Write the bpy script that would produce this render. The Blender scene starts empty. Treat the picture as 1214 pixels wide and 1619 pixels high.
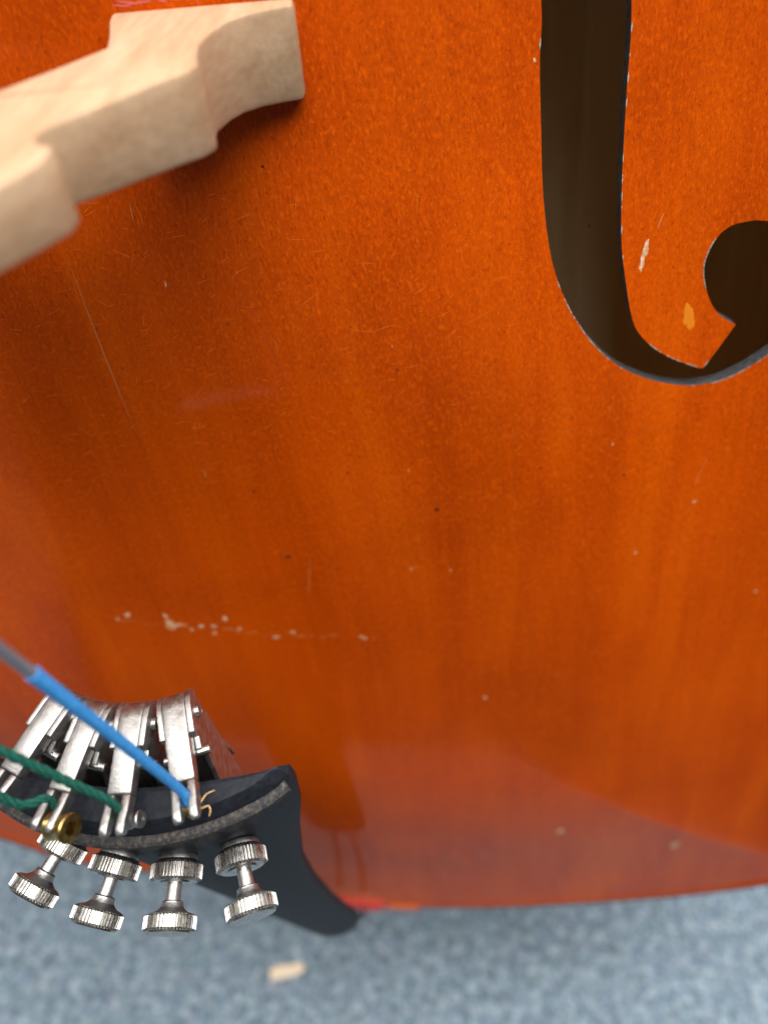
import bpy, math, random
import numpy as np
from mathutils import Matrix, Vector, geometry
random.seed(4); rng = np.random.default_rng(4)
scene = bpy.context.scene
S = 0.001                                    # everything below is modelled in millimetres

# ------------------------------------------------------------------ camera
PITCH = math.radians(55); CAM_H = 560.0      # camera looks 55 degrees down from 0.56 m above the carpet
FPX = 1169.3; CX, CY = 607.0, 809.5
Rcw = np.array([[1, 0, 0], [0, math.sin(PITCH), -math.cos(PITCH)], [0, math.cos(PITCH), math.sin(PITCH)]])
CAMPOS = np.array([0, 0, CAM_H])
cam = bpy.data.cameras.new('camera'); camo = bpy.data.objects.new('camera', cam)
scene.collection.objects.link(camo); scene.camera = camo
camo.matrix_world = Matrix.Translation(Vector(CAMPOS * S)) @ Matrix(Rcw.tolist()).to_4x4()
cam.sensor_fit = 'VERTICAL'; cam.sensor_height = 36; cam.sensor_width = 27; cam.lens = 26
cam.clip_start = 0.005; cam.clip_end = 60
cam.dof.use_dof = True; cam.dof.focus_distance = 0.152; cam.dof.aperture_fstop = 7.6

# ------------------------------------------------------------------ light: an indoor room with ceiling panel and window
world = bpy.data.worlds.new('World'); scene.world = world; world.use_nodes = True
bg = world.node_tree.nodes['Background']
bg.inputs[0].default_value = (1.0, 0.95, 0.90, 1); bg.inputs[1].default_value = 0.09

def area(name, loc, target, sx, sy, power, col):
    l = bpy.data.lights.new(name, 'AREA'); l.shape = 'RECTANGLE'; l.size = sx; l.size_y = sy
    l.energy = power; l.color = col
    o = bpy.data.objects.new(name, l); scene.collection.objects.link(o)
    o.location = loc
    o.rotation_euler = (Vector(target) - Vector(loc)).to_track_quat('-Z', 'Y').to_euler()
    return o
area('ceiling_light', (0.45, 0.14, 2.40), (0.15, 0.15, 0), 2.4, 2.1, 118, (1.0, 0.97, 0.93))
area('ceiling_light', (-1.45, 0.35, 2.40), (-0.5, 0.2, 0), 0.9, 1.3, 26, (1.0, 0.97, 0.93))  # second panel, added to brighten the upward faces of the tuner levers
area('window_light', (1.5, 1.6, 1.4), (0.4, 0.0, 0.0), 1.0, 1.2, 22, (0.96, 0.98, 1.0))
scene.view_settings.view_transform = 'Standard'; scene.view_settings.look = 'None'; scene.view_settings.use_curve_mapping = False
scene.cycles.diffuse_bounces = 8; scene.cycles.max_bounces = 14
scene.view_settings.exposure = 0.0; scene.view_settings.gamma = 1.0

# ------------------------------------------------------------------ frames
# cello frame (u across to the right, w up along the body, h out of the belly), origin near the bottom edge
_top = np.array([0, 90., -130]); _bot = np.array([0, -178., -330])
_B = (_top - _bot) / np.linalg.norm(_top - _bot); _A = np.array([1., 0, 0]); _H = np.cross(_A, _B)
PHI = math.radians(7.2)
U = math.cos(PHI) * _A + math.sin(PHI) * _B; W = -math.sin(PHI) * _A + math.cos(PHI) * _B; H = _H
ORG = _bot - 20 * _A

def frame(origin, ax, ay, az):
    """4x4 world matrix (metres) of a frame given in camera space (mm)"""
    R = np.column_stack([Rcw @ ax, Rcw @ ay, Rcw @ az]); t = (Rcw @ origin + CAMPOS) * S
    m = Matrix.Identity(4)
    for i in range(3):
        for j in range(3): m[i][j] = R[i, j]
        m[i][3] = t[i]
    return m
M_CELLO = frame(ORG, U, W, H)

def ray(x, y): return np.array([(x - CX) / FPX, -(y - CY) / FPX, -1.0])
def on_plane(x, y, h):
    d = ray(x, y); t = (ORG @ H + h) / (d @ H); p = d * t - ORG
    return np.array([p @ U, p @ W])
def at_depth(x, y, dep):
    p = ray(x, y) * dep - ORG
    return np.array([p @ U, p @ W, p @ H])

# ------------------------------------------------------------------ helpers
def empty(name, mat, label, cat, group=None):
    o = bpy.data.objects.new(name, None); scene.collection.objects.link(o)
    o.empty_display_size = 0.01; o.matrix_world = mat
    o['label'] = label; o['category'] = cat
    if group: o['group'] = group
    return o
class MB:
    def __init__(s): s.v = []; s.f = []; s.mi = []
    def add(s, v, f, m=0):
        b = len(s.v); s.v += [tuple(map(float, p)) for p in v]
        s.f += [tuple(i + b for i in q) for q in f]; s.mi += [m] * len(f)
    def box(s, c, d, m=0):
        x, y, z = c; a, b, e = d[0] / 2, d[1] / 2, d[2] / 2
        v = [(x + i * a, y + j * b, z + k * e) for k in (-1, 1) for j in (-1, 1) for i in (-1, 1)]
        s.add(v, [(0, 2, 3, 1), (4, 5, 7, 6), (0, 1, 5, 4), (2, 6, 7, 3), (0, 4, 6, 2), (1, 3, 7, 5)], m)
    def prism(s, poly, lo, hi, axis, m=0):
        """extrude polygon (2-D) along axis 'x','y','z'"""
        n = len(poly)
        def P(p, t):
            return {'x': (t, p[0], p[1]), 'y': (p[0], t, p[1]), 'z': (p[0], p[1], t)}[axis]
        v = [P(p, lo) for p in poly] + [P(p, hi) for p in poly]
        f = [tuple(range(n))[::-1], tuple(range(n, 2 * n))]
        f += [(i, (i + 1) % n, n + (i + 1) % n, n + i) for i in range(n)]
        s.add(v, f, m)
    def lathe(s, prof, n=32, m=0, axis='z', c=(0, 0, 0), cap=True):
        v = []; f = []
        for r, t in prof:
            for i in range(n):
                a = 2 * math.pi * i / n; x, y = r * math.cos(a), r * math.sin(a)
                p = {'z': (x, y, t), 'x': (t, x, y), 'y': (x, t, y)}[axis]
                v.append((p[0] + c[0], p[1] + c[1], p[2] + c[2]))
        for k in range(len(prof) - 1):
            for i in range(n):
                j = (i + 1) % n; f.append((k * n + i, k * n + j, (k + 1) * n + j, (k + 1) * n + i))
        if cap:
            f.append(tuple(range(n))[::-1]); f.append(tuple(range((len(prof) - 1) * n, len(prof) * n)))
        s.add(v, f, m)
    def tube(s, pts, rad, n=12, m=0):
        pts = np.array(pts, float); N = len(pts); rad = np.broadcast_to(np.array(rad, float), (N,))
        v = []; f = []; t0 = None
        up = np.array([0.13, 0.2, 1.0])
        for i in range(N):
            t = pts[min(i + 1, N - 1)] - pts[max(i - 1, 0)]; t /= np.linalg.norm(t)
            x = np.cross(up, t); x /= np.linalg.norm(x); y = np.cross(t, x); up = y
            for k in range(n):
                a = 2 * math.pi * k / n; v.append(pts[i] + rad[i] * (math.cos(a) * x + math.sin(a) * y))
        for i in range(N - 1):
            for k in range(n):
                j = (k + 1) % n; f.append((i * n + k, i * n + j, (i + 1) * n + j, (i + 1) * n + k))
        f.append(tuple(range(n))[::-1]); f.append(tuple(range((N - 1) * n, N * n)))
        s.add(v, f, m)
    def build(s, name, mats, parent=None, smooth=True, angle=35, bevel=0, fix=True):
        me = bpy.data.meshes.new(name)
        me.from_pydata([(a * S, b * S, c * S) for a, b, c in s.v], [], s.f)
        mats = mats if isinstance(mats, (list, tuple)) else [mats]
        for m in mats: me.materials.append(m)
        me.polygons.foreach_set('material_index', s.mi)
        if fix:
            import bmesh
            bm = bmesh.new(); bm.from_mesh(me); bmesh.ops.recalc_face_normals(bm, faces=bm.faces)
            if bevel:
                es = [e for e in bm.edges if len(e.link_faces) == 2 and e.calc_face_angle(0) > math.radians(28)]
                bmesh.ops.bevel(bm, geom=es, offset=bevel * S, segments=2, profile=0.5, affect='EDGES', clamp_overlap=True)
            bm.to_mesh(me); bm.free()
        if smooth:
            me.polygons.foreach_set('use_smooth', [True] * len(me.polygons))
            me.set_sharp_from_angle(angle=math.radians(angle))
        me.update()
        o = bpy.data.objects.new(name, me); scene.collection.objects.link(o)
        if parent: o.parent = parent
        return o
def catmull(pts, k=6, closed=False):
    P = np.array(pts, float); n = len(P); out = []
    for i in range(n if closed else n - 1):
        if closed: p0, p1, p2, p3 = P[(i - 1) % n], P[i], P[(i + 1) % n], P[(i + 2) % n]
        else: p0, p1, p2, p3 = P[max(i - 1, 0)], P[i], P[i + 1], P[min(i + 2, n - 1)]
        for t in np.arange(k) / k:
            out.append(0.5 * (2 * p1 + (p2 - p0) * t + (2 * p0 - 5 * p1 + 4 * p2 - p3) * t ** 2 + (3 * p1 - p0 - 3 * p2 + p3) * t ** 3))
    if not closed: out.append(P[-1])
    return np.array(out)

# ------------------------------------------------------------------ materials
def mat(name, col=(.5, .5, .5), rough=.5, metal=0., coat=0., coat_rough=.05, spec=.5):
    m = bpy.data.materials.new(name); m.use_nodes = True
    b = m.node_tree.nodes['Principled BSDF']
    b.inputs['Base Color'].default_value = (*col, 1); b.inputs['Roughness'].default_value = rough
    b.inputs['Metallic'].default_value = metal; b.inputs['Coat Weight'].default_value = coat
    b.inputs['Coat Roughness'].default_value = coat_rough; b.inputs['Specular IOR Level'].default_value = spec
    return m, m.node_tree.nodes, m.node_tree.links, b
def coords(N, L, scale=(1, 1, 1), kind='Object', rot=(0, 0, 0)):
    t = N.new('ShaderNodeTexCoord'); mp = N.new('ShaderNodeMapping')
    mp.inputs['Scale'].default_value = scale; mp.inputs['Rotation'].default_value = rot
    L.new(t.outputs[kind], mp.inputs[0]); return mp.outputs[0]
def noise(N, L, vec, scale, detail=3, rough=.5, dist=0):
    n = N.new('ShaderNodeTexNoise'); n.inputs['Scale'].default_value = scale; n.inputs['Detail'].default_value = detail
    n.inputs['Roughness'].default_value = rough; n.inputs['Distortion'].default_value = dist
    L.new(vec, n.inputs['Vector']); return n.outputs['Fac']
def ramp(N, L, fac, stops, interp='LINEAR'):
    r = N.new('ShaderNodeValToRGB'); r.color_ramp.interpolation = interp
    e = r.color_ramp.elements
    while len(e) < len(stops): e.new(0.5)
    for k, (p, c) in enumerate(stops):
        e[k].position = p; e[k].color = (*c, 1) if len(c) == 3 else c
    L.new(fac, r.inputs[0]); return r.outputs[0]
def mix(N, L, fac, a, b, kind='MIX'):
    n = N.new('ShaderNodeMix'); n.data_type = 'RGBA'; n.blend_type = kind
    for s, x in ((n.inputs[0], fac), (n.inputs[6], a), (n.inputs[7], b)):
        if hasattr(x, 'links'): L.new(x, s)
        elif isinstance(x, (int, float)): s.default_value = x
        else: s.default_value = (*x, 1)
    return n.outputs[2]
def bump(N, L, b, height, strength, dist, prev=None, coat=False):
    n = N.new('ShaderNodeBump'); n.inputs['Strength'].default_value = strength; n.inputs['Distance'].default_value = dist
    L.new(height, n.inputs['Height'])
    if prev is not None: L.new(prev, n.inputs['Normal'])
    L.new(n.outputs[0], b.inputs['Normal'])
    if coat: L.new(n.outputs[0], b.inputs['Coat Normal'])
    return n.outputs[0]
def g(x): return (x, x, x)

def varnish(name):
    m, N, L, b = mat(name, rough=.42, coat=.43, coat_rough=.09)
    b.inputs['Coat IOR'].default_value = 1.42; b.inputs['Specular IOR Level'].default_value = .02
    fine = noise(N, L, coords(N, L, (760, 16, 300)), 1, 4, .6, .2)            # grain lines
    band = noise(N, L, coords(N, L, (46, 7, 20)), 1, 4, .6, .5)            # broad streaks of the veneer
    blot = noise(N, L, coords(N, L, (12, 12, 14)), 1, 4, .55, .4)
    c = ramp(N, L, band, [(.24, (.46, .049, .0006)), (.5, (.57, .068, .0007)), (.76, (.67, .096, .0009))])
    c = mix(N, L, .14, c, ramp(N, L, fine, [(.38, g(.62)), (.5, g(1)), (.62, g(1.25))]), 'MULTIPLY')
    c = mix(N, L, .55, c, ramp(N, L, blot, [(.32, (.58, .56, .5)), (.50, (.88, .94, 1)), (.68, (1.04, 1.20, 1.1))]), 'MULTIPLY')
    # short pores and tiny wrinkles of the sprayed varnish, mostly along the grain
    pore = noise(N, L, coords(N, L, (2000, 760, 900), rot=(0, 0, .06)), 1, 3, .65)
    c = mix(N, L, ramp(N, L, pore, [(.28, g(.70)), (.44, g(0))]), c, (.26, .020, .0006))
    mott = noise(N, L, coords(N, L, (1700, 800, 700)), 1, 3, .6)
    c = mix(N, L, ramp(N, L, mott, [(.50, g(0)), (.74, g(.5))]), c, (.90, .145, .001))
    L.new(c, b.inputs['Base Color'])
    peel = noise(N, L, coords(N, L, (1150, 380, 900), rot=(0, 0, -.1)), 1, 3, .6)
    bump(N, L, b, peel, .6, .00034)
    # the clear coat keeps its own, calmer relief
    n = N.new('ShaderNodeBump'); n.inputs['Strength'].default_value = .07; n.inputs['Distance'].default_value = .0002
    L.new(noise(N, L, coords(N, L, (520, 300, 520)), 1, 3, .5), n.inputs['Height']); L.new(n.outputs[0], b.inputs['Coat Normal'])
    sm = noise(N, L, coords(N, L, (25, 25, 25)), 1, 4, .6)
    L.new(ramp(N, L, sm, [(.35, g(.045)), (.7, g(.15))]), b.inputs['Coat Roughness'])
    return m
VARNISH = varnish('orange_red_varnish')

m, N, L, b = mat('f_hole_edge_black', (.02, .02, .022), .55)
v = coords(N, L)
L.new(ramp(N, L, noise(N, L, coords(N, L, (700, 700, 2600)), 1, 4, .7), [(.38, (.020, .020, .022)), (.60, (.060, .060, .064)), (.80, (.26, .25, .24))]), b.inputs['Base Color'])
bump(N, L, b, noise(N, L, v, 1500, 2), .4, .0003); EDGE_BLACK = m
m, N, L, b = mat('raw_inside_wood', (.55, .40, .22), .8)
L.new(ramp(N, L, noise(N, L, coords(N, L, (300, 12, 300)), 1, 3), [(.3, (.74, .56, .32)), (.7, (.86, .70, .46))]), b.inputs['Base Color']); RAW = m
m, N, L, b = mat('bare_chip_wood', (.74, .52, .33), .7)
L.new(ramp(N, L, noise(N, L, coords(N, L), 1200, 2), [(.35, (.55, .28, .12)), (.65, (.85, .66, .47))]), b.inputs['Base Color']); CHIP = m
SCR = mat('hairline_scratch', (.88, .18, .008), .4, coat=.6)[0]
WORN = mat('worn_yellow_varnish', (.80, .23, .006), .4, coat=.8)[0]
SPECK = mat('dark_speck', (.03, .008, .004), .5)[0]
EDGE_SHADE = mat('painted_edge_shade', (.13, .015, .004), .4, coat=.3)[0]  # rim's dark reflection as colour, for the edge strip and outer wall
CRACK = mat('scratch_along_grain', (.62, .22, .06), .5, coat=.5)[0]

# ------------------------------------------------------------------ cello outline and arching
EDGE_H = -16.0
tr = [(0, 1331), (99, 1363), (212, 1380), (366, 1398), (500, 1422), (600, 1436), (700, 1440), (800, 1439), (900, 1434), (1000, 1428), (1100, 1419), (1214, 1404)]
low = [on_plane(x, y, EDGE_H) for x, y in tr]
right = [(213, -30), (222, -12), (225, 20), (224, 90), (217, 170), (200, 245), (175, 300), (152, 332), (160, 340), (133, 352), (119, 385), (117, 425), (126, 458), (150, 476), (143, 486), (158, 520), (171, 570), (172, 620), (160, 670), (130, 708), (80, 732), (30, 742)]
left = [(-x, y) for x, y in right[7:]][::-1] + [(-175, 300), (-202, 245), (-214, 190), (-207, 135), (-180, 82)]
OUT = catmull([tuple(p) for p in low] + right + left, 8, closed=True)

def dist_outline(P):
    P = np.atleast_2d(P); a = OUT; b2 = np.roll(OUT, -1, 0); d = b2 - a; L2 = (d * d).sum(1)
    best = np.full(len(P), 1e9)
    for k in range(0, len(P), 4000):
        q = P[k:k + 4000][:, None, :] - a[None]
        t = np.clip((q * d[None]).sum(2) / L2[None], 0, 1)
        best[k:k + 4000] = np.sqrt(((q - t[..., None] * d[None]) ** 2).sum(2)).min(1)
    return best
def inside(P, poly):
    P = np.atleast_2d(P); x, y = P[:, 0], P[:, 1]; c = np.zeros(len(P), bool); n = len(poly)
    for i in range(n):
        x1, y1 = poly[i]; x2, y2 = poly[(i + 1) % n]
        if y1 == y2: continue
        k = ((y1 > y) != (y2 > y)) & (x < (x2 - x1) * (y - y1) / (y2 - y1) + x1); c ^= k
    return c
def arch_from(dl, P):
    t = np.clip((dl - 3) / 130, 0, 1)
    s = t * t * (3 - 2 * t); s = .55 * s + .45 * np.sin(t * math.pi / 2) ** 1.35
    h = EDGE_H * (1 - s) - 2.2 * (P[:, 0] / 160) ** 2 * np.clip(t * 2, 0, 1)
    r = np.clip(1 - dl / 3.0, 0, 1)                        # rounded rim
    return h - 1.8 * r ** 2 - .6 * np.exp(-((dl - 9) / 4.0) ** 2)
def arch(P):
    P = np.atleast_2d(np.array(P, float)); return arch_from(dist_outline(P), P)
def on_belly(x, y, lift=0.0):
    h = 0.0
    for _ in range(8): p = on_plane(x, y, h + lift); h = float(arch(p)[0])
    return np.array([p[0], p[1], h + lift])

# f-hole (outer side down, under the wing, round the eye and back up the wing)
OL = [(855, 0), (853, 100), (855, 200), (858, 300), (867, 385), (880, 440), (903, 493), (935, 540), (975, 577), (1020, 598), (1060, 607), (1095, 609), (1135, 602), (1172, 586), (1214, 560), (1255, 525), (1285, 485), (1297, 445), (1290, 405), (1268, 372), (1235, 353), (1195, 348)]
EYE = [(1195, 348), (1160, 355), (1135, 373), (1118, 402), (1112, 432), (1120, 470), (1136, 497), (1162, 513)]
TIP = [(1162, 513), (1137, 548), (1110, 583)]
INN = [(1110, 583), (1075, 572), (1040, 555), (1012, 530), (998, 500), (988, 440), (982, 380), (983, 280), (990, 150), (998, 0)]
def uv(l): return [on_belly(x, y)[:2] for x, y in l]
up_r = [(105.5, 342), (103, 366), (98, 388), (90, 408), (78, 421), (64, 425), (50, 418), (44, 404), (48, 391), (58, 385), (69, 389)]
up_c = [(69, 389), (73, 397), (77.5, 392), (82, 375), (86, 355), (88.3, 340)]
oL, eY, tI, iN = uv(OL), uv(EYE), uv(TIP), uv(INN)
FH = np.vstack([catmull([up_c[-2], up_c[-1]] + oL, 5)[5:-1], catmull(eY, 5)[:-1], catmull(tI, 3)[:-1], catmull(iN + up_r, 5)[:-1], catmull(up_c, 4)[:-1]])
FH_L = (FH * np.array([-1, 1]))[::-1]

# ------------------------------------------------------------------ cello
cello = empty('cello', M_CELLO, 'orange red varnished cello body with scratched belly and dark f hole above carpet', 'cello')
def belly():
    gx = np.arange(-232, 236, 3.5); gy = np.arange(-50, 750, 3.5)
    G = np.array(np.meshgrid(gx, gy)).reshape(2, -1).T
    xs = np.array([2.0, 5.0, 9.0])                        # rings following the rim
    nrm = np.roll(OUT, -1, 0) - np.roll(OUT, 1, 0); nrm /= np.linalg.norm(nrm, axis=1)[:, None]
    nrm = np.column_stack([-nrm[:, 1], nrm[:, 0]])
    rings = np.vstack([OUT + nrm * k for k in (.5, 1.2, 2.2, 4.2, 7, 10)])
    dr = dist_outline(rings); ok = inside(rings, OUT) & (dr > np.repeat([.45, 1.1, 2.1, 4.0, 6.8, 9.7], len(OUT)))
    rings = rings[ok]
    dl = dist_outline(G); k = inside(G, OUT) & (dl > 12) & ~inside(G, FH) & ~inside(G, FH_L); G = G[k]
    d = np.minimum(np.sqrt(((G[:, None] - FH[None]) ** 2).sum(2)).min(1), np.sqrt(((G[:, None] - FH_L[None]) ** 2).sum(2)).min(1)); G = G[d > 1.6]
    P = np.vstack([OUT, FH, FH_L, rings, G]); n0, n1, n2 = len(OUT), len(FH), len(FH_L)
    loops = [list(range(n0)), list(range(n0, n0 + n1)), list(range(n0 + n1, n0 + n1 + n2))]
    edges = [(l[i], l[(i + 1) % len(l)]) for l in loops for i in range(len(l))]
    vo, eo, fo, ov, oe, of = geometry.delaunay_2d_cdt([Vector(p) for p in P], edges, [], 0, 1e-5)
    V = np.array([(v.x, v.y) for v in vo]); F = np.array([f for f in fo if len(f) == 3])
    c = V[F].mean(1); F = F[inside(c, OUT) & ~inside(c, FH) & ~inside(c, FH_L)]
    e1 = V[F[:, 1]] - V[F[:, 0]]; e2 = V[F[:, 2]] - V[F[:, 0]]; neg = (e1[:, 0] * e2[:, 1] - e1[:, 1] * e2[:, 0]) < 0
    F[neg] = F[neg][:, ::-1]
    z = arch(V); T = 3.8
    cnt = {}
    for f in F:
        for i in range(3): cnt[(f[i], f[(i + 1) % 3])] = 1
    bnd = [e for e in cnt if (e[1], e[0]) not in cnt]
    n = len(V); verts = [(x, y, h) for (x, y), h in zip(V, z)] + [(x, y, h - T) for (x, y), h in zip(V, z)]
    faces = [tuple(f) for f in F]; mi = [0] * len(F)
    faces += [(f[0] + n, f[2] + n, f[1] + n) for f in F]; mi += [1] * len(F)
    isout = dist_outline(V) < .05
    for a, b_ in bnd:
        faces.append((a, a + n, b_ + n, b_)); mi.append(3 if isout[a] else 2)
    me = bpy.data.meshes.new('belly'); me.from_pydata([(a * S, b_ * S, c_ * S) for a, b_, c_ in verts], [], faces)
    for m_ in (VARNISH, RAW, EDGE_BLACK, EDGE_SHADE): me.materials.append(m_)
    me.polygons.foreach_set('material_index', mi)
    me.polygons.foreach_set('use_smooth', [True] * len(faces))
    eps = .8
    gx_ = (arch(V + [eps, 0]) - arch(V - [eps, 0])) / (2 * eps); gy_ = (arch(V + [0, eps]) - arch(V - [0, eps])) / (2 * eps)
    nn = np.column_stack([-gx_, -gy_, np.ones(n)]); nn /= np.linalg.norm(nn, axis=1)[:, None]
    me.update()
    ln = []
    for p in me.polygons:
        for vi in p.vertices:
            k_ = p.material_index
            if p.index < len(F): ln.append(tuple(nn[vi]))
            elif p.index < 2 * len(F): ln.append(tuple(-nn[vi - n]))
            else: ln.append(tuple(p.normal))
    me.normals_split_custom_set(ln)
    o = bpy.data.objects.new('belly', me); scene.collection.objects.link(o); o.parent = cello
    return o
belly()
# ribs: a bent strip under the overhanging edge
nrm = np.roll(OUT, -1, 0) - np.roll(OUT, 1, 0); nrm /= np.linalg.norm(nrm, axis=1)[:, None]; nrm = np.column_stack([-nrm[:, 1], nrm[:, 0]])
RIB = OUT + nrm * 4.5; RIN = OUT + nrm * 6.3; n = len(OUT)
mb = MB()
vv = [(x, y, -20.4) for x, y in RIB] + [(x, y, -132) for x, y in RIB] + [(x, y, -132) for x, y in RIN] + [(x, y, -20.4) for x, y in RIN]
mb.add(vv, [(i, (i + 1) % n, n + (i + 1) % n, n + i) for i in range(n)])
mb.add(vv, [(2 * n + i, 2 * n + (i + 1) % n, 3 * n + (i + 1) % n, 3 * n + i) for i in range(n)], 1)
mb.build('rib', [VARNISH, RAW], cello)
# back plate
gx = np.arange(-230, 236, 14.); gy = np.arange(-48, 748, 14.)
G = np.array(np.meshgrid(gx, gy)).reshape(2, -1).T; G = G[inside(G, OUT) & (dist_outline(G) > 5)]
P = np.vstack([OUT[::2], G]); m0 = len(OUT[::2])
vo, eo, fo, *_ = geometry.delaunay_2d_cdt([Vector(p) for p in P], [(i, (i + 1) % m0) for i in range(m0)], [], 1, 1e-5)
V = np.array([(v.x, v.y) for v in vo]); z = -132 - (arch(V) - EDGE_H) * 1.2; n = len(V)
mb = MB()
mb.add([(x, y, h) for (x, y), h in zip(V, z)], [tuple(f) for f in fo], 0)
mb.add([(x, y, h - 5) for (x, y), h in zip(V, z)], [tuple(f)[::-1] for f in fo], 1)
cn = {}
for f in fo:
    for i in range(len(f)): cn[(f[i], f[(i + 1) % len(f)])] = 1
mb.add([(x, y, h) for (x, y), h in zip(V, z)] + [(x, y, h - 5) for (x, y), h in zip(V, z)], [(a, a + n, c + n, c) for a, c in cn if (c, a) not in cn], 1)
mb.build('back', [RAW, VARNISH], cello, fix=False)
# pale wooden cleat glued inside the back, seen through the f-hole
mb = MB(); q0, q1 = on_plane(966, -160, -122), on_plane(972, 600, -122)
cu = (q0[0] + q1[0]) / 2
zb = lambda w_: -132 - (float(arch((cu, w_))[0]) - EDGE_H) * 1.2
n_ = 8; ws = np.linspace(q1[1] - 12, q0[1], n_)
vv = [(cu + dx, w_, zb(w_) + dz) for w_ in ws for dx, dz in ((-9, -.2), (-7.5, 3), (7.5, 3), (9, -.2))]
mb.add(vv, [(i * 4 + j, i * 4 + (j + 1) % 4, (i + 1) * 4 + (j + 1) % 4, (i + 1) * 4 + j) for i in range(n_ - 1) for j in range(4)] + [(0, 1, 2, 3), tuple(range(n_ * 4 - 1, n_ * 4 - 5, -1))])
mb.build('cleat', mat('pale_cleat_wood', (.86, .72, .50), .7)[0], cello)
# saddle on the bottom edge
SAD = mat('saddle_red_paint', (.42, .020, .010), .25, coat=1, coat_rough=.08)[0]
SADO = mat('saddle_bare_orange', (.62, .12, .02), .4, coat=.5)[0]
def edge_w(u):
    k = OUT[(OUT[:, 1] < 60)]; k = k[np.argsort(k[:, 0])]; return float(np.interp(u, k[:, 0], k[:, 1]))
mb = MB()
us = np.linspace(-24, 18, 15)
prof = [(-.8, -20), (-.8, -15), (.4, -13.4), (3, -13.0), (6, -13.8), (6.5, -19)]
vv = [(u, edge_w(u) + d, h - .35 * max(0, abs(u + 3) - 15)) for u in us for d, h in prof]
k = len(prof)
mb.add(vv, [(i * k + j, i * k + (j + 1) % k, (i + 1) * k + (j + 1) % k, (i + 1) * k + j) for i in range(14) for j in range(k)] + [tuple(range(k)), tuple(range(14 * k, 15 * k))[::-1]])
mb.build('saddle', SAD, cello, angle=50)
mb = MB()
vv = [(u, edge_w(u) + d * .8 - .1, h - 2.2) for u in np.linspace(18.2, 33, 6) for d, h in prof]
mb.add(vv, [(i * k + j, i * k + (j + 1) % k, (i + 1) * k + (j + 1) % k, (i + 1) * k + j) for i in range(5) for j in range(k)] + [tuple(range(k)), tuple(range(5 * k, 6 * k))[::-1]])
mb.build('saddle_end', SADO, cello, angle=50)
# end button and endpin down to the carpet
BLACK = mat('black_wood', (.018, .018, .02), .45)[0]
STEEL = mat('steel_rod', (.55, .55, .56), .3, 1)[0]
w0 = edge_w(0) + 4.5
mb = MB(); mb.lathe([(13, w0 + 4), (13, w0 - 6), (10, w0 - 14), (6.5, w0 - 20)], 28, axis='y', c=(0, 0, -78)); mb.build('end_button', BLACK, cello)
wz = np.array(M_CELLO)[2]                                  # world z of local axes
floor_w = None
z_at = lambda w_: (M_CELLO @ Vector((0, w_ * S, -78 * S))).z
wlo, whi = -900., 0.
for _ in range(60):
    mid = (wlo + whi) / 2
    if z_at(mid) > 0.002: whi = mid
    else: wlo = mid
mb = MB(); mb.lathe([(.8, whi), (5, whi + 14), (5, w0 - 19)], 20, axis='y', c=(0, 0, -78)); mb.build('endpin', STEEL, cello)

# ---- marks on the varnish: chips, scratches, specks (relief a few hundredths of a millimetre high)
def patch(mb, x, y, rx, ry, rot=0, n=10, lift=.05, jag=.35):
    c = on_belly(x, y)
    ring = []
    for i in range(n):
        a = 2 * math.pi * i / n; r = 1 + random.uniform(-jag, jag)
        dx, dy = r * rx * math.cos(a), r * ry * math.sin(a)
        q = (c[0] + dx * math.cos(rot) - dy * math.sin(rot), c[1] + dx * math.sin(rot) + dy * math.cos(rot))
        ring.append((q[0], q[1], float(arch(q)[0]) + lift * .4))
    mb.add([(c[0], c[1], c[2] + lift)] + ring, [(0, 1 + i, 1 + (i + 1) % n) for i in range(n)])
chips = [(186, 978, .7, .9), (202, 972, 1.1, 1.9), (262, 975, 1.1, 1.9), (270, 988, 1.9, 2.8), (284, 988, 2.6, 1.0), (304, 995, .8, 1.0), (318, 990, .9, 1.2), (338, 990, 1.2, 1.1), (340, 1001, 1.1, .8), (355, 978, .9, 1.6), (378, 994, .8, .8),
         (437, 1007, 1.5, .8), (463, 999, 1.1, 1.1), (571, 1006, .9, .8), (578, 1009, .8, .7), (885, 1315, 2.0, 3.6), (1066, 1336, 2.2, 4.2), (845, 96, .35, .8), (712, 902, .35, .7), (650, 900, .4, .8), (1097, 793, .7, .6), (262, 449, .3, 1.1), (646, 744, .35, .5), (1004, 874, .7, .5), (766, 1103, .8, .9), (620, 548, .25, .5), (1193, 935, .7, .6), (968, 702, .5, .6)]
CHIP2 = mat('varnish_edge_tan', (.66, .26, .07), .6)[0]
for x, y, rx, ry in chips:
    mb = MB(); patch(mb, x, y, rx * .72, ry * .66, lift=.03, n=9, jag=.6); mb.mi = [0 if y > 1050 else 1] * len(mb.f)
    for _ in range(3 if rx > .6 else 1):
        k0 = len(mb.f); kx = 3.0 * rx
        patch(mb, x + random.uniform(-.8, .8) * kx, y + random.uniform(-.6, .6) * 2.0 * ry, rx * random.uniform(.28, .5), ry * random.uniform(.28, .5), random.uniform(-.5, .5), 7, .07, .6); mb.mi[k0:] = [0] * (len(mb.f) - k0)
    mb.build('varnish_chip', [CHIP, CHIP2], cello, smooth=False, fix=False)
mb = MB()
for i, (x, y) in enumerate([(1022, 386), (1019, 398), (1016, 408), (1014, 420)]):
    patch(mb, x, y, .45 + .2 * (i == 1), 1.1, -.25)
mb.build('varnish_chip', CHIP, cello, smooth=False, fix=False)
mb = MB()
for x, y, rx, ry in [(1086, 488, .8, 1.6), (1089, 500, 1.25, 2.2), (1092, 514, .9, 1.3), (1083, 508, .5, 1.2)]: patch(mb, x, y, rx, ry, .1, 14)
mb.build('worn_spot', WORN, cello, smooth=False, fix=False)
mb = MB()
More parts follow.
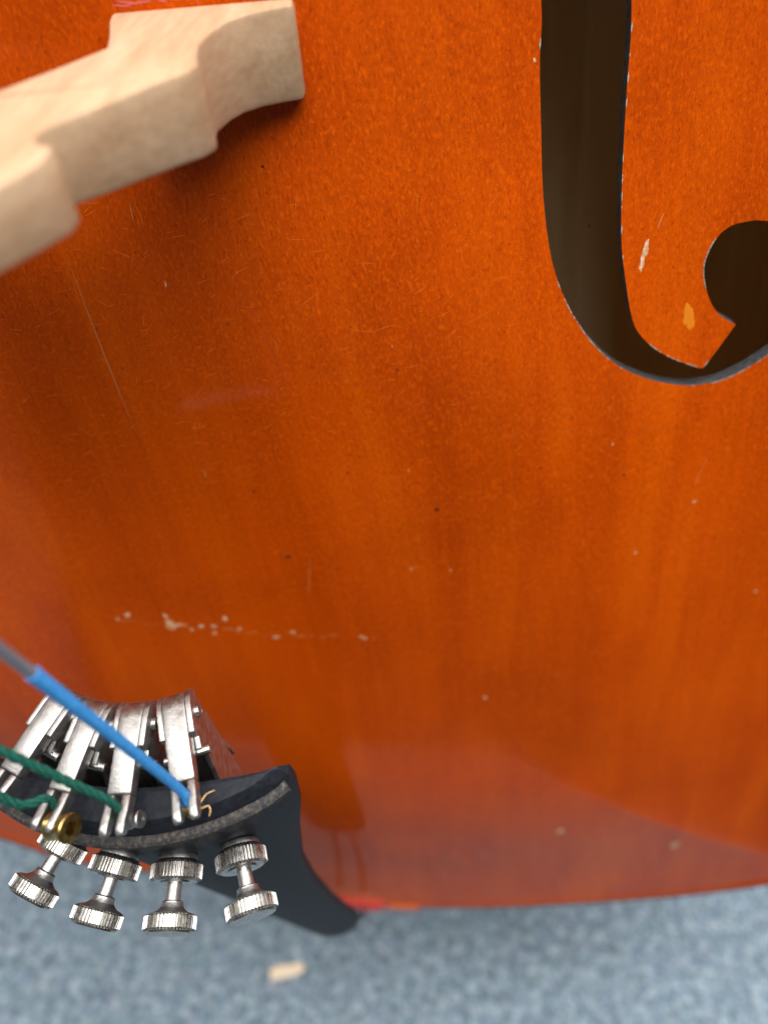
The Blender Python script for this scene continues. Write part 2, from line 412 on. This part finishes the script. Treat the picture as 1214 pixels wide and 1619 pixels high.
for x, y, r in [(455, 880, .8), (447, 878, .5), (415, 263, .35), (690, 806, .6), (550, 748, .4), (402, 777, .4), (986, 750, .45), (628, 585, .3), (855, 740, .35), (303, 770, .3), (905, 660, .3), (758, 1020, .4)]:
    patch(mb, x, y, r, r * .8, 0, 7)
for _ in range(60):
    patch(mb, random.uniform(0, 1214), random.uniform(160, 1150), random.uniform(.08, .2), random.uniform(.12, .35), 0, 5)
mb.build('dark_specks', SPECK, cello, smooth=False, fix=False)['kind'] = 'stuff'
def hair(mb, p, length, ang, curve, wd, lift=.04, n=5):
    pts = []
    for i in range(n + 1):
        s = (i / n - .5) * length; a = ang
        q = np.array([p[0] + s * math.cos(a) - curve * (s * s) * math.sin(a), p[1] + s * math.sin(a) + curve * (s * s) * math.cos(a)])
        pts.append(q)
    pts = np.array(pts); h = arch(pts) + lift
    t = np.gradient(pts, axis=0); t /= np.linalg.norm(t, axis=1)[:, None]; nn = np.column_stack([-t[:, 1], t[:, 0]])
    w_ = wd * np.sin(np.linspace(.15, math.pi - .15, n + 1))[:, None]
    a, b_ = pts - nn * w_ / 2, pts + nn * w_ / 2
    mb.add([(x, y, z) for (x, y), z in zip(a, h)] + [(x, y, z) for (x, y), z in zip(b_, h)], [(i, i + 1, n + 2 + i, n + 1 + i) for i in range(n)])
mb = MB()
for _ in range(1050):
    x = random.uniform(-10, 1224); y = random.choice([random.gauss(880, 210), random.gauss(640, 170), random.uniform(300, 1300)])
    if not 300 < y < 1330 or (y < 640 and x > 830): continue
    a = random.gauss(0.1, .35) if random.random() < .72 else random.uniform(-1.6, 1.6)
    hair(mb, on_belly(x, y)[:2], random.choice([random.uniform(.8, 2.2), random.uniform(1, 3.2), random.uniform(2, 6)]), a, random.uniform(-.06, .06), random.uniform(.05, .14))
mb.build('hairline_scratches', SCR, cello, smooth=False, fix=False)['kind'] = 'stuff'
mb = MB()
for x in range(196, 600, 9):                               # the thin broken scrape joining the chips
    if random.random() < .7:
        y = np.interp(x, [196, 270, 440, 600], [983, 987, 1003, 1009]) + random.gauss(0, 1.6)
        hair(mb, on_belly(x, y)[:2], random.uniform(.8, 3.4), random.uniform(-.2, .2), 0, random.uniform(.1, .4), lift=.06)
mb.build('scrape', CHIP2, cello, smooth=False, fix=False)['kind'] = 'stuff'
mb = MB()
a, c = on_belly(108, 415), on_belly(214, 684)
d = c - a; hair(mb, (a + c)[:2] / 2, float(np.hypot(d[0], d[1])), math.atan2(d[1], d[0]), 0.0006, .25, n=14)
mb.build('long_scratch', CRACK, cello, smooth=False, fix=False)
for x0, y0, x1, y1, w_ in [(322, 742, 326, 756, .35), (205, 320, 212, 352, .2), (1050, 335, 1038, 362, .25), (490, 880, 488, 945, .18), (1120, 720, 1095, 770, .15)]:
    a, c = on_belly(x0, y0), on_belly(x1, y1); d = c - a
    mb = MB(); hair(mb, (a + c)[:2] / 2, float(np.hypot(d[0], d[1])), math.atan2(d[1], d[0]), 0.001, w_); mb.build('long_scratch', CRACK, cello, smooth=False, fix=False)

# worn off-white slivers along the f-hole rim
mb = MB()
Cf = FH.mean(0)
for k in range(len(FH)):
    p, q = FH[k], FH[(k + 1) % len(FH)]
    if p[1] > 335: continue
    t = (q - p); ln_ = np.linalg.norm(t)
    if ln_ < .2: continue
    t /= ln_; nn_ = np.array([-t[1], t[0]])
    if inside((p + q) / 2 + nn_ * .3, FH)[0]: nn_ = -nn_
    for _ in range(3):
        if random.random() < (.5 * max(0, math.sin(k * .21) + .25) if (p[1] < 300) else .12):
            c_ = p + (q - p) * random.random() + nn_ * .06
            L_ = random.uniform(.3, 1.1); w_ = random.uniform(.08, .26)
            pts_ = [c_ - t * L_, c_ + nn_ * w_ * .5 - t * L_ * .3, c_ + nn_ * w_ + t * L_ * .2, c_ + t * L_, c_ + t * L_ * .2 - nn_ * .1, c_ - t * L_ * .5 - nn_ * .1]
            mb.add([(a[0], a[1], float(arch(a)[0]) + .05) for a in pts_], [tuple(range(6))])
mb.build('rim_wear', mat('worn_rim_wood', (.42, .36, .30), .7)[0], cello, smooth=False, fix=False)['kind'] = 'stuff'
# dark reflection of the rounded edge, painted as a strip along it
mb = MB(); k = len(OUT); rows = [OUT + nrm * q for q in (.06, 1.4, 2.6, 3.5, 4.6)]
mb.add([(p[0], p[1], h_ + .06) for r_ in rows for p, h_ in zip(r_, arch(r_))], [(q * k + i, q * k + (i + 1) % k, q * k + k + (i + 1) % k, q * k + k + i) for q in range(4) for i in range(k)])
mb.build('edge_shade_strip', EDGE_SHADE, cello, fix=False)
# pale scuffed varnish around the old bridge position
mb = MB()
for _ in range(75):
    u_ = random.uniform(14, 46); hair(mb, (u_, 335.0 - .056 * u_ + abs(random.gauss(0, 1.3))), random.uniform(1, 6), random.uniform(-.25, .1), 0, random.uniform(.12, .42))
for u_ in (19, 27, 29, 36): hair(mb, (u_, 337.5 - .056 * u_), random.uniform(4, 8), 1.5, 0, .3)
mb.build('bridge_scuffs', mat('scuffed_varnish', (.66, .13, .09), .5)[0], cello, smooth=False, fix=False)['kind'] = 'stuff'

# ------------------------------------------------------------------ bridge
m, N, L, b = mat('pale_maple', (.74, .56, .36), .62, spec=.3)
v = coords(N, L, (160, 160, 22))
c = ramp(N, L, noise(N, L, v, 1, 4, .55), [(.3, (.42, .265, .15)), (.5, (.50, .335, .205)), (.7, (.57, .405, .265))])
fl = noise(N, L, coords(N, L, (900, 900, 140)), 1, 2)
c = mix(N, L, .35, c, ramp(N, L, fl, [(.35, g(.72)), (.6, g(1.05))]), 'MULTIPLY')
L.new(c, b.inputs['Base Color']); bump(N, L, b, fl, .12, .0003); MAPLE = m
BW = 334.2; BH = -1.6
bridge = empty('bridge', M_CELLO @ Matrix.Translation(Vector((0, BW * S, BH * S))) @ Matrix.Rotation(math.radians(-3.2), 4, 'Z') @ Matrix.Rotation(math.radians(10), 4, 'X'), 'pale unvarnished maple bridge standing on the orange belly', 'bridge')
half = [(0, 43), (6, 39.5), (12, 31), (17.6, 22), (16, 14), (14, 6), (13, 0), (46, 0), (46.2, 5.2), (42.5, 6.6), (39, 8.6), (36, 12), (34.2, 17), (33, 24), (33.6, 30), (34.6, 34.5), (33.4, 38), (30.5, 41), (26.6, 46), (22.4, 51.5), (18.4, 56.4), (17.6, 59), (19.4, 61.6), (21.4, 62.6), (21.6, 67), (19, 73), (16, 79), (10, 83), (0, 86)]
poly = half + [(-x, z_) for x, z_ in half[1:-1]][::-1]
mb = MB()
n = len(poly)
def thick(z_): return 15.6 - 8.2 * z_ / 88
vf = [(x, 0, z_) for x, z_ in poly]; vb = [(x, -thick(z_), z_) for x, z_ in poly]
# faces of the plate are filled as triangles
tri = geometry.tessellate_polygon([[Vector((x, z_, 0)) for x, z_ in poly]])
mb.add(vf + vb, [tuple(t) for t in tri] + [tuple(i + n for i in t[::-1]) for t in tri] + [(i, (i + 1) % n, n + (i + 1) % n, n + i) for i in range(n)])
mb.build('bridge_plate', MAPLE, bridge, angle=32, bevel=.9)

# ------------------------------------------------------------------ tailpiece
m, N, L, b = mat('charcoal_ebony', (.022, .026, .034), .55, spec=.16)
v = coords(N, L, (700, 700, 700))
sc = noise(N, L, v, 1, 3, .6)
L.new(ramp(N, L, sc, [(.3, (.010, .012, .0165)), (.7, (.021, .025, .033))]), b.inputs['Base Color'])
bump(N, L, b, noise(N, L, coords(N, L, (1600, 250, 1600)), 1, 2), .25, .0002); EBONY = m
m, N, L, b = mat('dusty_ebony', (.05, .05, .05), .75, spec=.15)
d = noise(N, L, coords(N, L), 1300, 3, .7)
L.new(ramp(N, L, d, [(.42, (.030, .033, .040)), (.58, (.07, .062, .055)), (.78, (.20, .15, .11))]), b.inputs['Base Color']); DUSTY = m

T0 = ray(150, 1316) * 138; T1 = ray(525, 1486) * 320
e1 = (T0 - T1) / np.linalg.norm(T0 - T1); TL = float(np.linalg.norm(T0 - T1))
ms = np.array([0, -e1[2], e1[1]]); ms /= np.linalg.norm(ms)
if ms[1] > 0: ms = -ms
ex = np.cross(e1, ms)
_r = math.radians(5.5); ms, ex = ms * math.cos(_r) - ex * math.sin(_r), ex * math.cos(_r) + ms * math.sin(_r)
M_T = frame(T0, ex, e1, ms)
tail = empty('tailpiece', M_T, 'dark charcoal tailpiece with four metal fine tuners hanging off the belly at lower left', 'tailpiece')
stn = [(0, 31.6, 54, 7.2, -1.9), (-.4, 32.8, 54, 8.2, -1.6), (-2.6, 34.2, 54, 8.5, -.3), (-3.4, 34.5, 54, 8.5, 0), (-10, 34.0, 52, 8.5, 0), (-25, 31.6, 48, 8.5, 0), (-45, 26.8, 42, 8, 0), (-70, 22, 37, 8, 0), (-100, 18.8, 32, 8.5, 0), (-140, 16.2, 26, 9, 0), (-180, 14.8, 21, 9.5, 0), (-200, 14.4, 19, 9.5, 0), (-210, 13.6, 18, 9, -.2), (-217, 11.8, 17, 8, -.9), (-222, 9, 17, 7, -1.9), (-225, 5.8, 17, 5.5, -2.9), (-226.5, 2.5, 17, 4, -3.8)]
mb = MB(); K = 36; vv = []
for y, w_, R_, t_, dz in stn:
    row = []
    for i in range(K + 1):
        s = -1 + 2 * i / K; x = w_ * math.sin(s * math.pi / 2 * .985) if False else w_ * s
        row.append((x, y, math.sqrt(R_ ** 2 - x * x) - R_ + dz - 1.2 * max(0, abs(s) - .9) ** 2 * 100 * .8))
    bot = []
    for i in range(K + 1):
        s = 1 - 2 * i / K; x = w_ * s * .995
        zt = math.sqrt(R_ ** 2 - x * x) - R_
        bot.append((x, y, zt * .93 - t_ + (t_ - 3.4) * min(1, abs(s) ** 3) - 1.2 * max(0, abs(s) - .9) ** 2 * 40))
    vv += row + bot
k = 2 * (K + 1); ns = len(stn)
mb.add(vv, [(i * k + j, i * k + (j + 1) % k, (i + 1) * k + (j + 1) % k, (i + 1) * k + j) for i in range(ns - 1) for j in range(k)])
def cap(base): return [(base + j, base + j + 1, base + k - 2 - j, base + k - 1 - j) for j in range(K)]
mb.add(vv, cap(0) + cap((ns - 1) * k))
mb.build('tail_plate', EBONY, tail, angle=28)
# raised ridge (string rest) just behind the end
mb = MB(); R_ = 54; vv = []
pr = [(-3.5, -.6), (-3.6, 1.35), (-4.2, 1.9), (-5.6, 1.9), (-6.4, 1.2), (-6.5, -.6)]
A_ = np.linspace(-math.asin(33.6 / R_), math.asin(33.6 / R_), 41)
for a in A_:
    for y, p in pr: vv.append(((R_ + p) * math.sin(a), y, (R_ + p) * math.cos(a) - R_ - .8 * max(0, abs(a) / A_[-1] - .9) * 10 * .8))
k = len(pr)
mb.add(vv, [(i * k + j, i * k + (j + 1) % k, (i + 1) * k + (j + 1) % k, (i + 1) * k + j) for i in range(40) for j in range(k)] + [tuple(range(k)), tuple(range(40 * k, 41 * k))[::-1]])
mb.build('string_rest', DUSTY, tail, angle=28)
# tail gut over the saddle to the end button
inv = M_T.inverted() @ M_CELLO
def to_tail(p): q = inv @ Vector((p[0] * S, p[1] * S, p[2] * S)); return np.array(q) / S
mb = MB()
for sx in (-6, 6):
    ctl = [np.array([sx * .7, -206, -6.5]), np.array([sx * .7, -216, -6.5]), to_tail((sx, edge_w(0) - 1.6, -11.5)), to_tail((sx, edge_w(0) - 4.4, -22)), to_tail((sx * 1.2, edge_w(0) - 2, -68))]
    mb.tube(catmull(ctl, 6), 1.1, 8)
mb.build('tail_gut', BLACK, tail)

# ------------------------------------------------------------------ fine tuners (parts of the tailpiece)
m, N, L, b = mat('satin_nickel', (.7, .69, .67), .45, 1.0)
v = coords(N, L)
L.new(ramp(N, L, noise(N, L, v, 700, 3, .6), [(.3, g(.30)), (.7, g(.50))]), b.inputs['Roughness'])
L.new(ramp(N, L, noise(N, L, v, 900, 4, .7), [(.30, (.42, .412, .40)), (.5, (.49, .48, .468)), (.70, (.54, .53, .515))]), b.inputs['Base Color'])
bump(N, L, b, noise(N, L, v, 2600, 3, .6), .3, .0002); NICKEL = m
m, N, L, b = mat('bright_nickel', (.70, .69, .67), .24, 1.0)
L.new(ramp(N, L, noise(N, L, coords(N, L), 500, 3, .6), [(.3, (.40, .385, .365)), (.6, (.56, .55, .53))]), b.inputs['Base Color'])
L.new(ramp(N, L, noise(N, L, coords(N, L), 900, 2, .6), [(.3, g(.22)), (.7, g(.36))]), b.inputs['Roughness']); BRIGHT = m
m, N, L, b = mat('dark_housing_metal', (.10, .098, .095), .36, 1.0)
L.new(ramp(N, L, noise(N, L, coords(N, L), 500, 3, .6), [(.35, (.07, .068, .066)), (.7, (.22, .21, .20))]), b.inputs['Base Color'])
bump(N, L, b, noise(N, L, coords(N, L), 1400, 3, .6), .3, .0002); DARKM = m
PY, PZ = 4.2, -19.4                                        # pivot
def arc(cx_, cz_, r, a0, a1, n=7): return [(cx_ + r * math.cos(math.radians(a0 + (a1 - a0) * i / n)), cz_ + r * math.sin(math.radians(a0 + (a1 - a0) * i / n))) for i in range(n + 1)]
def housing_mesh():
    mb = MB()
    # cheek outline in (y, z): rounded hump at the pivot, step under it, then a long arm back to the tailpiece
    poly = arc(PY - .2, PZ, 4.3, -15, -165, 12)[::-1]
    poly = [(7.1, PZ + .2)] + [(PY + 2.9 * math.cos(math.radians(t)), PZ + 4.2 * math.sin(math.radians(t))) for t in (-25, -50, -75, -95, -115, -135)] + [(-6, -20.5), (-24, -14.5), (-24, -6.2), (-8, -6.6), (1.2, -12.5), (4.0, -11.4), (4.4, -13.6), (7.0, -13.8)]
    for s in (-1, 1):
        lo, hi = sorted((s * 2.36, s * 3.35)); mb.prism(poly, lo, hi, 'x')
    mb.box((0, -15, -19.2), (5.4, 16, 1.0)); mb.box((0, -23.4, -10.8), (5.4, 1, 9))
    mb.lathe([(1.0, -4.2), (1.35, -4.1), (1.35, 4.1), (1.0, 4.2), (.9, 4.05)], 18, 1, 'x', (0, PY - .4, PZ + .4))     # pivot pin
    mb.lathe([(.75, -4.4), (.9, -4.3), (.9, 4.6), (.6, 4.75)], 14, 1, 'x', (0, 2.3, -11.4))                          # stop pin
    mb.lathe([(2.9, -6.2), (2.9, -.4), (4.1, -.2), (4.3, 1.0), (3.4, 1.4)], 28, 0, 'z', (0, -24.5, 0))               # threaded post
    return mb
def lever_mesh():
    mb = MB(); w_ = 2.3
    side = [(4.6, -23.4), (6.0, -22.7), (7.1, -21.2), (7.5, -19), (7.35, -13), (7.0, -5.2), (4.1, -5.2), (4.1, -13.5), (-18, -10.4), (-18, -12), (-4, -15.8), (.6, -21), (2.6, -23)]
    mb.prism(side, -w_, w_, 'x')
    # two prongs of the fork, rounded tips bending towards the bridge
    for s in (-1, 1):
        pr_ = [(7.0, -5.19), (7.2, -2.6), (7.6, -.2), (7.8, 1.0), (7.5, 1.9), (6.7, 2.1), (5.5, 1.4), (4.6, -1), (4.1, -5.19)]
        lo, hi = sorted((s * .72, s * (w_ + .02))); mb.prism(pr_, lo, hi, 'x')
    return mb
def knurl(mb, r, z0, z1, n=46, dep=.42, m=0, ch=.45):
    prof = [(r - ch - dep, z0, 0), (r - dep * .4, z0 + ch, 1), (r - dep * .4, z1 - ch, 1), (r - ch - dep, z1, 0)]
    v = []; k = 4 * n
    for rr, z_, kn in prof:
        for i in range(k):
            a = 2 * math.pi * i / k; d = (dep * .9 if (i % 4) in (0, 3) else -dep * .35) * kn
            q = rr - d; v.append((q * math.cos(a), q * math.sin(a), z_))
    f = [(p * k + i, p * k + (i + 1) % k, (p + 1) * k + (i + 1) % k, (p + 1) * k + i) for p in range(3) for i in range(k)]
    f += [tuple(range(k))[::-1], tuple(range(3 * k, 4 * k))]
    mb.add(v, f, m)
def nut_mesh():
    mb = MB(); knurl(mb, 5.35, 1.3, 4.9); mb.lathe([(4.2, .7), (4.6, 1.4)], 32); mb.lathe([(3.4, 4.88), (3.1, 5.2), (1.8, 5.25)], 28); return mb
def screw_mesh():
    mb = MB()
    mb.lathe([(1.5, 3), (1.55, 8.4), (1.9, 8.45), (2.2, 8.7), (2.25, 9.2), (2.5, 9.8), (3.3, 10.5), (4.8, 11.0)], 28, 1)
    knurl(mb, 5.3, 10.95, 14.1, 44, .42); mb.lathe([(4.8, 14.05), (4.6, 14.4), (.01, 14.45)], 32)
    return mb
RT = 54.0
HM = LM = NM = SM = None
angs = [-20.5, -6.6, 7.4, 21.4]
levers = []
lab = ['tuner at the left edge of the frame', 'tuner holding a brass ball end', 'tuner hooked by a green string', 'tuner hooked by the blue string']
wob = [(-2, 1), (1.5, -1), (-1, 0), (2.5, 1)]
for i, a in enumerate(angs):
    th = math.radians(a)
    if HM is None:
        o = housing_mesh().build('fine_tuner', [NICKEL, BRIGHT], tail, angle=30, bevel=.25)
        l = lever_mesh().build('lever', NICKEL, o, angle=30, bevel=.42)
        nt = nut_mesh().build('knurled_nut', BRIGHT, o, angle=24)
        sc_ = screw_mesh().build('thumbscrew', [BRIGHT, NICKEL], o, angle=24)
        HM, LM, NM, SM = o, l, nt, sc_
    else:
        o, l, nt, sc_ = HM.copy(), LM.copy(), NM.copy(), SM.copy()
        for q in (o, l, nt, sc_): scene.collection.objects.link(q)
        o.parent = tail; l.parent = nt.parent = sc_.parent = o
    o.location = (RT * math.sin(th) * S, 0, (RT * math.cos(th) - RT) * S); o.rotation_euler = (0, th, 0)
    o['label'] = lab[i]
    for q in (nt, sc_): q.location = (0, -24.5 * S, 0)
    sc_.rotation_euler = (math.radians(wob[i][0]), math.radians(wob[i][1]), math.radians(13 * i)); nt.rotation_euler = (0, 0, math.radians(31 * i))
    levers.append(o)

# ------------------------------------------------------------------ strings
def silk(name, c0, c1):
    m, N, L, b = mat(name, c0, .75, spec=.2)
    v = coords(N, L)
    fib = noise(N, L, v, 1700, 3, .7)
    L.new(ramp(N, L, fib, [(.3, c0), (.7, c1)]), b.inputs['Base Color']); bump(N, L, b, fib, .6, .0003); return m
BLUE = silk('blue_silk', (.022, .17, .48), (.065, .32, .70)); GREEN = silk('green_silk', (.006, .055, .040), (.016, .13, .095))
WOUND = mat('wound_steel', (.34, .37, .43), .4, .7)[0]
m, N, L, b = mat('brass', (.62, .42, .13), .3, 1.0)
L.new(ramp(N, L, noise(N, L, coords(N, L), 800, 3), [(.35, (.34, .22, .06)), (.65, (.72, .52, .20))]), b.inputs['Base Color']); BRASS = m
def fork_pt(i, y, z_):                                     # point in a tuner's fork, in the cello frame
    M = M_T @ Matrix.Translation(levers[i].location) @ Matrix.Rotation(math.radians(angs[i]), 4, 'Y')
    return np.array(M_CELLO.inverted() @ M @ Vector((0, y * S, z_ * S))) / S
def make_string(i, label, px_pts, silk_mat, r0, r1, wound_from, twist=0, ball='brass', far=None, ballside=0):
    a = fork_pt(i, 4.6, -1.6); a2 = fork_pt(i, 9.0, -3.2)
    o = empty('string', M_CELLO @ Matrix.Translation(Vector(a * S)), label, 'string', 'loose strings hooked to the fine tuners')
    pts = [a, a2] + [at_depth(*p) for p in px_pts]
    C = catmull(pts, 10) - a
    k = int(wound_from * len(C)) if wound_from < 1 else len(C) - 1
    rad = np.linspace(r0, r1, k + 1); rad[:6] = np.minimum(rad[:6], np.linspace(.7, r1, 6))
    mb = MB()
    if twist:                                              # two visible plies of thread
        T = np.gradient(C, axis=0); T /= np.linalg.norm(T, axis=1)[:, None]
        D = catmull(C[:k + 1:2] if False else C[:k + 1], 5); T = np.gradient(D, axis=0); T /= np.linalg.norm(T, axis=1)[:, None]
        s = np.r_[0, np.cumsum(np.linalg.norm(np.diff(D, axis=0), axis=1))]
        X = np.cross(T, [0, 0, 1.]); X /= np.linalg.norm(X, axis=1)[:, None]; Y = np.cross(T, X)
        rr = np.interp(s, [0, 6, s[-1]], [.5, r0, r1])
        for q in range(3):
            ph = s / twist * 2 * math.pi + q * 2 * math.pi / 3
            mb.tube(D + (np.cos(ph) * rr * .5)[:, None] * X + (np.sin(ph) * rr * .5)[:, None] * Y, rr * .6, 8)
    else:
        mb.tube(C[:k + 1], rad, 14)
    mb.build('silk_winding', silk_mat, o, angle=60)
    mb = MB(); mb.tube(C[max(k - 1, 0):] if k < len(C) - 1 else np.array([C[-1], C[-1] + (C[-1] - C[-2])]), r1 * .78, 12); mb.build('metal_winding', WOUND, o, angle=60)
    # ball end held behind the fork
    th = math.radians(angs[i]); Mf = (M_CELLO.inverted() @ M_T @ Matrix.Translation(levers[i].location) @ Matrix.Rotation(th, 4, 'Y'))
    mb = MB(); bs = 1.0 if ball == 'brass' else .6; ca, sa = math.cos(.22), math.sin(.22)
    prof = [(1.3, -2.3), (2.5, -2.3), (2.7, -2.0), (2.55, -1.2), (2.2, -.4), (2.2, .4), (2.55, 1.2), (2.7, 2.0), (2.5, 2.3), (1.3, 2.3), (1.2, 1.8), (1.2, -1.8), (1.3, -2.3)]
    q = MB(); q.lathe(prof, 28, 0, 'x', cap=False)
    by, bz = (5.4, .4) if ball == 'brass' else (2.6, -1.6)
    vv = []
    for p in q.v:
        w_ = np.array(Mf @ Vector((((p[0] * ca - p[1] * sa) * bs + ballside) * S, ((p[0] * sa + p[1] * ca) * bs + by) * S, (p[2] * bs + bz) * S))) / S - a
        vv.append(w_)
    mb.add(vv, q.f); mb.build('ball_end', BRASS if ball != 'steel' else NICKEL, o, angle=30)
    return o
make_string(3, 'bright blue string stretched from the right tuner to the left edge', [(200, 1180, 119), (120, 1118, 109), (35, 1052, 100), (-40, 995, 92), (-160, 900, 86), (-420, 640, 90), (-700, 200, 100)], BLUE, .8, 1.18, .47, far=None, ball='small')
make_string(2, 'upper green twisted string hooked in the third tuner from left', [(90, 1228, 124), (0, 1186, 117), (-120, 1130, 110), (-380, 930, 105), (-700, 450, 105)], GREEN, .8, .86, .62, twist=7, ball='steel', ballside=1.9)
make_string(1, 'lower green twisted string with brass ball hooked in second tuner', [(30, 1272, 130), (-40, 1236, 125), (-160, 1170, 118), (-420, 980, 110), (-700, 500, 110)], GREEN, .8, .86, .62, twist=7, ball='brass', ballside=2.6)
# frayed pale fibres at the hooked end of the blue string
FRAY = mat('frayed_fibre', (.66, .42, .20), .7)[0]
bs_ = [o for o in scene.objects if o.name.startswith('string') and 'blue' in o.get('label', '')][0]
base = fork_pt(3, 4.6, -1.6); mb = MB()
Mf = M_CELLO.inverted() @ M_T @ Matrix.Translation(levers[3].location) @ Matrix.Rotation(math.radians(angs[3]), 4, 'Y')
for ctl in ([(1, 3.2, -1), (2.6, 3.2, -2.6), (3.6, 3.6, -2.8), (4.6, 3.2, -3.0)], [(1.2, 3, -.6), (3.0, 3.4, -.6), (3.4, 3.6, .4), (3.1, 3.9, 1.4)]):
    pp = [np.array(Mf @ Vector((x * S, y * S, z_ * S))) / S - base for x, y, z_ in ctl]
    mb.tube(catmull(pp, 4), np.linspace(.2, .06, len(pp) * 4 - 3), 6)
mb.build('frayed_fibres', FRAY, bs_)['kind'] = 'stuff'

# ------------------------------------------------------------------ carpet
m, N, L, b = mat('blue_grey_carpet', (.2, .25, .3), .95, spec=.1)
v = coords(N, L)
n1 = noise(N, L, v, 150, 4, .66); n2 = noise(N, L, v, 330, 2, .6)
c = ramp(N, L, n1, [(.28, (.105, .150, .190)), (.5, (.205, .272, .330)), (.72, (.42, .50, .56))])
vor = N.new('ShaderNodeTexVoronoi'); vor.inputs['Scale'].default_value = 300; vor.inputs['Randomness'].default_value = 1
wrp = N.new('ShaderNodeVectorMath'); wrp.operation = 'ADD'; L.new(v, wrp.inputs[0])
wn = N.new('ShaderNodeTexNoise'); wn.inputs['Scale'].default_value = 220; L.new(v, wn.inputs['Vector'])
wsc = N.new('ShaderNodeVectorMath'); wsc.operation = 'SCALE'; wsc.inputs['Scale'].default_value = .004; L.new(wn.outputs['Color'], wsc.inputs[0]); L.new(wsc.outputs[0], wrp.inputs[1])
L.new(wrp.outputs[0], vor.inputs['Vector'])
c = mix(N, L, .75, c, ramp(N, L, vor.outputs['Distance'], [(.05, g(1.35)), (.5, g(.85)), (.85, g(.45))]), 'MULTIPLY')     # yarn loops
c = mix(N, L, .35, c, mix(N, L, .78, vor.outputs['Color'], (.62, .66, .70)), 'SOFT_LIGHT')
fib = noise(N, L, coords(N, L, (2600, 600, 600), rot=(0, 0, .7)), 1, 3, .7)
c = mix(N, L, .6, c, ramp(N, L, fib, [(.35, g(.65)), (.65, g(1.35))]), 'MULTIPLY')
inv_ = N.new('ShaderNodeMath'); inv_.operation = 'MULTIPLY_ADD'; inv_.inputs[1].default_value = -1; inv_.inputs[2].default_value = 1
L.new(vor.outputs['Distance'], inv_.inputs[0])
L.new(c, b.inputs['Base Color']); bump(N, L, b, inv_.outputs[0], .8, .003); CARPET = m
me = bpy.data.meshes.new('carpet')
nx = 60; vs = [(-6 + 12 * i / nx, -6 + 12 * j / nx, 0) for j in range(nx + 1) for i in range(nx + 1)]
me.from_pydata(vs, [], [(j * (nx + 1) + i, j * (nx + 1) + i + 1, (j + 1) * (nx + 1) + i + 1, (j + 1) * (nx + 1) + i) for j in range(nx) for i in range(nx)])
me.materials.append(CARPET); co = bpy.data.objects.new('carpet', me); scene.collection.objects.link(co); co['kind'] = 'structure'
# unseen dark sheet, added to darken the carpet's reflection in the varnish
REFL_DARK = mat('reflection_darkener', (.022, .018, .016), .8, spec=.2)[0]
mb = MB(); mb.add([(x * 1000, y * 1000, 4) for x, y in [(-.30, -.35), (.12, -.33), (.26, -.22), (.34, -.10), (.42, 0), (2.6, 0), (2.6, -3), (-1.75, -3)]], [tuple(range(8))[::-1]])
mb.build('reflection_dark_sheet', REFL_DARK, smooth=False)['kind'] = 'structure'
# small wood shaving lying on it
d = Rcw @ ray(455, 1535); t = -CAM_H / d[2]; hit = CAMPOS + d * t
M_chip = Matrix.Translation(Vector(hit * S)) @ Matrix.Rotation(math.radians(8), 4, 'Z')
wc = empty('wood_shaving', M_chip, 'small pale wood shaving lying on the blue grey carpet', 'shaving')
mb = MB(); mb.prism([(-11, -3.6), (-4, -4.2), (6, -3.2), (11.5, -1), (10, 3.4), (2, 3.2), (-6, 4.0), (-11.5, 2)], .3, 2.4, 'z'); mb.build('shaving', mat('pale_shaving', (.74, .60, .45), .8)[0], wc, bevel=.4)
